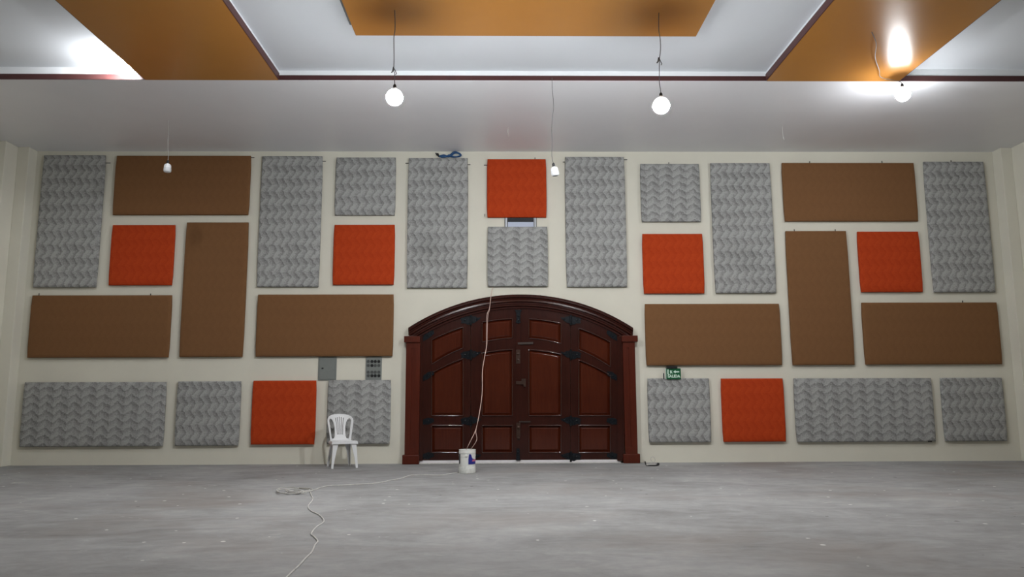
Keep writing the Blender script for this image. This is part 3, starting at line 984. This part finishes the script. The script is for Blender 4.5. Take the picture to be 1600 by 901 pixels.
# lit bulb tucked into the left tray
t4 = Vector((-5.125, -3.31, ZS + 0.09))
make_bulb('tray_bulb', 'glowing bulb tucked inside the left ceiling tray beside the ochre band', t4, None, 3, scale=0.72, group=G, tilt=(0, math.radians(84), math.radians(42)))
# unlit bulbs
yu = -3.24
w0 = hang(862.6, 124, yu); w0.z = ZS + 0.03
make_bulb('hanging_bulb', 'small unlit white bulb on a thin wire above the door, beside the orange square', hang(864.4, 254.3, yu),
          [w0, hang(863, 140, yu), hang(865, 165, yu), hang(863.5, 180, yu), hang(862, 200, yu), hang(862.6, 222, yu), hang(862.2, 243, yu)], False, scale=0.87, tilt=(0, math.radians(-9), 0), group=G, wr=0.0035)
yu = level_pt(263, 186, ZS).y
w0 = hang(262.6, 186, yu); w0.z = ZS
make_bulb('hanging_bulb', 'small unlit white bulb in front of the wide brown panel, upper left', hang(262.5, 250.2, yu),
          [w0, hang(263.6, 205, yu), hang(262.2, 225, yu), hang(263.4, 240, yu)], False, 'palecable', scale=0.92, group=G, wr=0.003)
# loose wire ends in the soffit
for (px, py0, py1), lab in (((794.5, 200, 213), 'short loose white wire end hanging from the soffit near the middle'),
                            ((1223, 196, 218), 'short loose white wire end hanging from the soffit on the right')):
    a = level_pt(px, py0, ZS)
    e = hang(px + 1, py1, a.y)
    q = tag(link('loose_wire', tube(smooth_path([(0, 0, 0), (-0.012, 0, (e.z - ZS) * 0.5), (0.008, 0, e.z - ZS)], 5), 0.004, 6), 'palecable', None, (a.x, a.y, ZS)), lab, 'wire')

# ------------------------------------------------------------------ plastic chair
def chair():
    t = tag(empty('plastic_chair', (-2.66, -0.62, 0), math.radians(24)), 'white moulded plastic chair without arms standing against a grey panel', 'chair')
    # local frame: front towards -y, width along x
    SH = 0.445
    # seat: dished plate with a rounded front lip and skirt
    bm = bmesh.new()
    nx, ny = 12, 12
    grid = []
    for j in range(ny + 1):
        v = j / ny
        rowv = []
        hw = 0.212 - 0.028 * v
        for i in range(nx + 1):
            u = -1 + 2 * i / nx
            y = -0.215 + 0.40 * v
            z = SH - 0.018 * (1 - u * u) * math.sin(math.pi * min(1, v * 1.1)) - (0.016 * (1 - v * 8) if v < 0.125 else 0) - 0.012 * v
            if abs(u) > 0.99:
                z -= 0.010
            rowv.append(bm.verts.new((u * hw, y, z)))
        grid.append(rowv)
    for j in range(ny):
        for i in range(nx):
            bm.faces.new((grid[j][i], grid[j][i + 1], grid[j + 1][i + 1], grid[j + 1][i]))
    border = [grid[0][i] for i in range(nx + 1)] + [grid[j][nx] for j in range(1, ny + 1)] + [grid[ny][i] for i in range(nx - 1, -1, -1)] + [grid[j][0] for j in range(ny - 1, 0, -1)]
    low = [bm.verts.new((v.co.x * 1.02, v.co.y * 1.02, v.co.z - 0.038)) for v in border]
    for i in range(len(border)):
        k = (i + 1) % len(border)
        bm.faces.new((border[i], border[k], low[k], low[i]))
    bm.faces.new(low)
    link('seat', bm, 'chair', t, smooth=50)
    # backrest: arched frame with two side openings and five slots, leaning back
    def half(pts):
        return pts + [(-x, z) for x, z in reversed(pts) if abs(x) > 1e-6]
    out = [(0.0, 0.868), (-0.08, 0.864), (-0.145, 0.850), (-0.190, 0.825), (-0.214, 0.790), (-0.220, 0.750), (-0.212, 0.690), (-0.196, 0.60), (-0.182, 0.50), (-0.176, 0.425), (-0.140, 0.415)]
    out = half(out)
    side = [(-0.186, 0.755), (-0.176, 0.785), (-0.155, 0.795), (-0.130, 0.775), (-0.106, 0.725), (-0.092, 0.66), (-0.088, 0.58), (-0.092, 0.50), (-0.104, 0.465), (-0.140, 0.458), (-0.150, 0.50), (-0.165, 0.62)]
    holes = [side, [(-x, z) for x, z in side]]
    for k in range(5):
        c = (k - 2)
        xt, xb = c * 0.0335, c * 0.0215
        hw = 0.0075
        zt = 0.822 - abs(c) * 0.008
        holes.append([(xb - 0.005, 0.525), (xb + 0.005, 0.525), (xb + 0.0055 + (xt - xb) * .35, 0.68), (xt + hw, zt), (xt - hw, zt), (xb - 0.0055 + (xt - xb) * .35, 0.68)])
    bm = plate(out, holes, 0.0, 0.022)
    for v in bm.verts:
        lean = 0.168 + (v.co.z - 0.42) * 0.17 + 0.05 * ((v.co.z - 0.42) / 0.45) ** 2
        curve = -0.35 * v.co.x * v.co.x / 0.22
        v.co.y += lean + curve
    link('backrest', bm, 'chair', t, smooth=35)
    # four tapered L section legs, splayed
    for sx in (-1, 1):
        for sy in (-1, 1):
            xt, yt = sx * (0.190 if sy < 0 else 0.165), (-0.195 if sy < 0 else 0.165)
            xb, yb = sx * (0.218 if sy < 0 else 0.200), (-0.235 if sy < 0 else 0.235)
            loops = []
            for k in range(6):
                f = k / 5
                x, y, z = xt + (xb - xt) * f, yt + (yb - yt) * f, SH - 0.022 - (SH - 0.022) * f
                a = 0.062 * (1 - f) ** 1.6 + 0.034
                d = 0.010
                L = [(0, 0), (-a, 0), (-a, d), (-d, d), (-d, a), (0, a)]
                loops.append([(x + sx * px, y + sy * -py, z) for px, py in L])
            link('leg', loft(loops), 'chair', t)
    return t


chair()

# ------------------------------------------------------------------ paint bucket
bc = level_pt(730, 738.5, 0.0)
t = tag(empty('paint_bucket', (bc.x, bc.y, 0)), 'white plastic paint bucket with a blue label holding cable ends', 'bucket')
RB, HB = 0.128, 0.352
outer = [(0.0, 0.0), (RB - 0.012, 0.0), (RB - 0.006, 0.006), (RB - 0.004, 0.05), (RB - 0.003, HB - 0.105), (RB + 0.001, HB - 0.10), (RB - 0.001, HB - 0.05), (RB + 0.002, HB - 0.045),
         (RB - 0.001, HB - 0.012), (RB + 0.001, HB), (RB - 0.007, HB), (RB - 0.009, HB - 0.02), (RB - 0.012, 0.02), (0.0, 0.016)]
link('bucket_body', lathe(outer, 40), 'bucket', t, smooth=35)
# crust of residue round the foot
loops = []
for z, rr in ((0.004, 0.003), (0.03, 0.006), (0.075, 0.005), (0.095, 0.0)):
    loops.append([((RB - 0.004 + rr) * math.cos(a), (RB - 0.004 + rr) * math.sin(a), z + (0.018 * math.sin(3 * a + 1) + 0.009 * math.sin(7 * a) if z > 0.05 else 0)) for a in [2 * math.pi * k / 40 for k in range(40)]])
link('residue_crust', loft(loops, False), 'plaster', t, smooth=True)


def wrap(name, pts, mat, r=RB + 0.0025):
    """label patch on the bucket, outline in pixels seen from the front, bent round the wall"""
    base = [( (px - 730) / 13.0, py) for px, py in pts]
    zf = lambda py: HB * (739.0 - py) / 35.5
    bm = bmesh.new()
    # fine strips so that the patch follows the curve
    xs = [p[0] for p in base]
    n = 10
    x0, x1 = max(-0.98, min(xs)), min(0.98, max(xs))
    cols = []
    for i in range(n + 1):
        x = x0 + (x1 - x0) * i / n
        ys = []
        m = len(base)
        for k in range(m):
            (ax, ay), (bx, by) = base[k], base[(k + 1) % m]
            if (ax - x) * (bx - x) <= 1e-9 and abs(ax - bx) > 1e-9:
                ys.append(ay + (by - ay) * (x - ax) / (bx - ax))
            elif abs(ax - x) < 1e-6 and abs(bx - x) < 1e-6:
                ys += [ay, by]
        a = math.asin(x)
        cols.append([bm.verts.new((r * math.sin(a), -r * math.cos(a), zf(yy))) for yy in (max(ys), min(ys))])
    for a, b in zip(cols, cols[1:]):
        bm.faces.new((a[0], b[0], b[1], a[1]))
    return link(name, bm, mat, t)


wrap('blue_label', [(732.3, 725), (742.6, 725), (742.6, 718), (738, 716.5), (736.2, 710), (733, 710), (732.3, 717)], 'bluelabel')
wrap('pink_label', [(737.5, 721), (742.2, 721), (742.2, 717.8), (738.5, 718.2)], 'pinklabel', RB + 0.0035)
wrap('dark_label', [(717.6, 724.5), (719.6, 724.5), (719.6, 710), (717.6, 710)], 'darklabel')
p = ((729 - 730) / 13.0, HB * (739 - 712.5) / 35.5)
bm = lathe([(0.0, 0.014), (0.016, 0.012), (0.022, 0.0)], 12)
bmesh.ops.rotate(bm, cent=(0, 0, 0), matrix=Matrix.Rotation(math.radians(90), 3, 'X'), verts=bm.verts[:])
for v in bm.verts:
    v.co += Vector((RB * p[0], -RB + 0.002, p[1]))
link('handle_ear', bm, 'plaster', t, smooth=True)

# pair of cables from the arch down into the bucket
yb = bc.y


def cab(px, py, Y):
    q = wall_pt(px, py, Y)
    return q


def lerpY(f):
    return -0.17 + (yb + 0.0 + 0.17) * f


t2 = wall_pt(770, 449, -0.03)
t = tag(empty('cable_pair', t2), 'pair of thin pinkish cables running from above the arch into the bucket', 'cable')
left = [(770, 449, -0.03), (767.2, 461, -0.15), (764.5, 482, -0.19), (760.8, 492, -0.23), (760.2, 520, -0.33), (760.0, 540, -0.42), (757.2, 556, -0.50), (753.6, 580, -0.62), (753.2, 615, -0.82),
        (748, 650, -1.1), (743, 672, -1.4), (734, 691, -1.72), (728.5, 704, yb + 0.02), (727.6, 720, yb + 0.03)]
right = [(770, 449, -0.028), (767.4, 461, -0.15), (765.0, 482, -0.20), (762.2, 494, -0.235), (761.2, 520, -0.33), (760.6, 540, -0.42), (757.6, 556, -0.50), (754.0, 580, -0.62), (753.4, 615, -0.82),
         (748.4, 650, -1.1), (743.6, 672, -1.4), (744.8, 687, -1.72), (735.2, 703.6, yb + 0.02), (733.0, 720, yb + 0.03)]
for pth in (left, right):
    link('cable', tube(smooth_path([wall_pt(*q) - t2 for q in pth], 6), 0.0042, 6), 'pinkcable', t, smooth=True)

# ------------------------------------------------------------------ cable on the floor
pts = [(716, 737.5), (702, 740), (688, 742), (672, 741.6), (652, 741.8), (640, 742.4), (628, 746.5), (610, 750), (596, 753), (580, 755), (560, 756), (536, 757.5), (516, 758.2), (500, 761.5),
       (492, 764.5), (470, 768), (452, 772), (446, 770), (458, 765.5), (474, 766.5), (470, 770.5), (452, 768.5), (448, 765), (466, 762.5), (482, 764), (486, 772), (488.5, 780), (481.5, 790), (486, 797.5), (499, 804), (506, 814),
       (494, 823), (486.5, 833), (491, 838), (496.5, 845), (492, 851), (487, 862), (478, 871), (466, 884), (450, 899), (440, 912)]
o0 = level_pt(480, 770, 0)
w = [level_pt(px, py, 0.006) - o0 for px, py in pts]
tag(link('floor_cable', tube(smooth_path(w, 5), 0.0062, 6), 'floorcable', None, (o0.x, o0.y, 0), smooth=True), 'dusty grey cable snaking across the concrete floor from the bucket', 'cable')
# loose coil of scrap cable
o1 = level_pt(460, 768, 0)
t = tag(empty('cable_coil', (o1.x, o1.y, 0)), 'loose tangle of pale scrap cable on the floor left of the chair', 'cable')
bm = bmesh.new()
for k in range(4):
    cxp, cyp = 458 + random.uniform(-14, 14), 766.5 + random.uniform(-2, 3)
    rx, ry = random.uniform(12, 30), random.uniform(2.4, 5.2)
    ph = random.uniform(0, 6)
    path = [level_pt(cxp + rx * math.cos(ph + a * 0.6), cyp + ry * math.sin(ph + a * 0.6), 0.007 + 0.006 * k) - o1 for a in range(9)]
    tube(smooth_path(path, 4), 0.0055, 6, bm)
link('cable', bm, 'palecable', t, smooth=True)

# ------------------------------------------------------------------ scrap with wires by the door
o2 = level_pt(1019, 727.5, 0)
t = tag(empty('cable_scrap', (o2.x, o2.y, 0)), 'small dark cable scrap with a pale loop beside the right door plinth', 'cable')


def sp_(px, py, dy=0.0):
    q = wall_pt(px, py, o2.y + dy) - o2
    return Vector((q.x, q.y, max(0.009, q.z)))


link('dark_cable', tube(smooth_path([sp_(1007.8, 720.5), sp_(1009, 725), sp_(1010.5, 727), sp_(1016, 728.3, -.03), sp_(1022, 728.2, -.04), sp_(1027, 726.8, -.02)], 5), 0.010, 7), 'black', t, smooth=True)
link('plug', tube([sp_(1027, 727), sp_(1028.6, 724.4), sp_(1029, 722.8)], [0.02, 0.024, 0.016], 8), 'black', t, smooth=True)
link('pale_loop', tube(smooth_path([sp_(1012, 726), sp_(1016, 724), sp_(1022, 721.5), sp_(1023.5, 717), sp_(1020.5, 713.2), sp_(1017.4, 714.5), sp_(1017, 718), sp_(1021, 723), sp_(1026, 726)], 5), 0.004, 6), 'palecable', t, smooth=True)
link('flat_strip', B(-0.10, 0.06, -0.02, 0.03, 0.012, 0.03, 0.004), 'palecable', t)
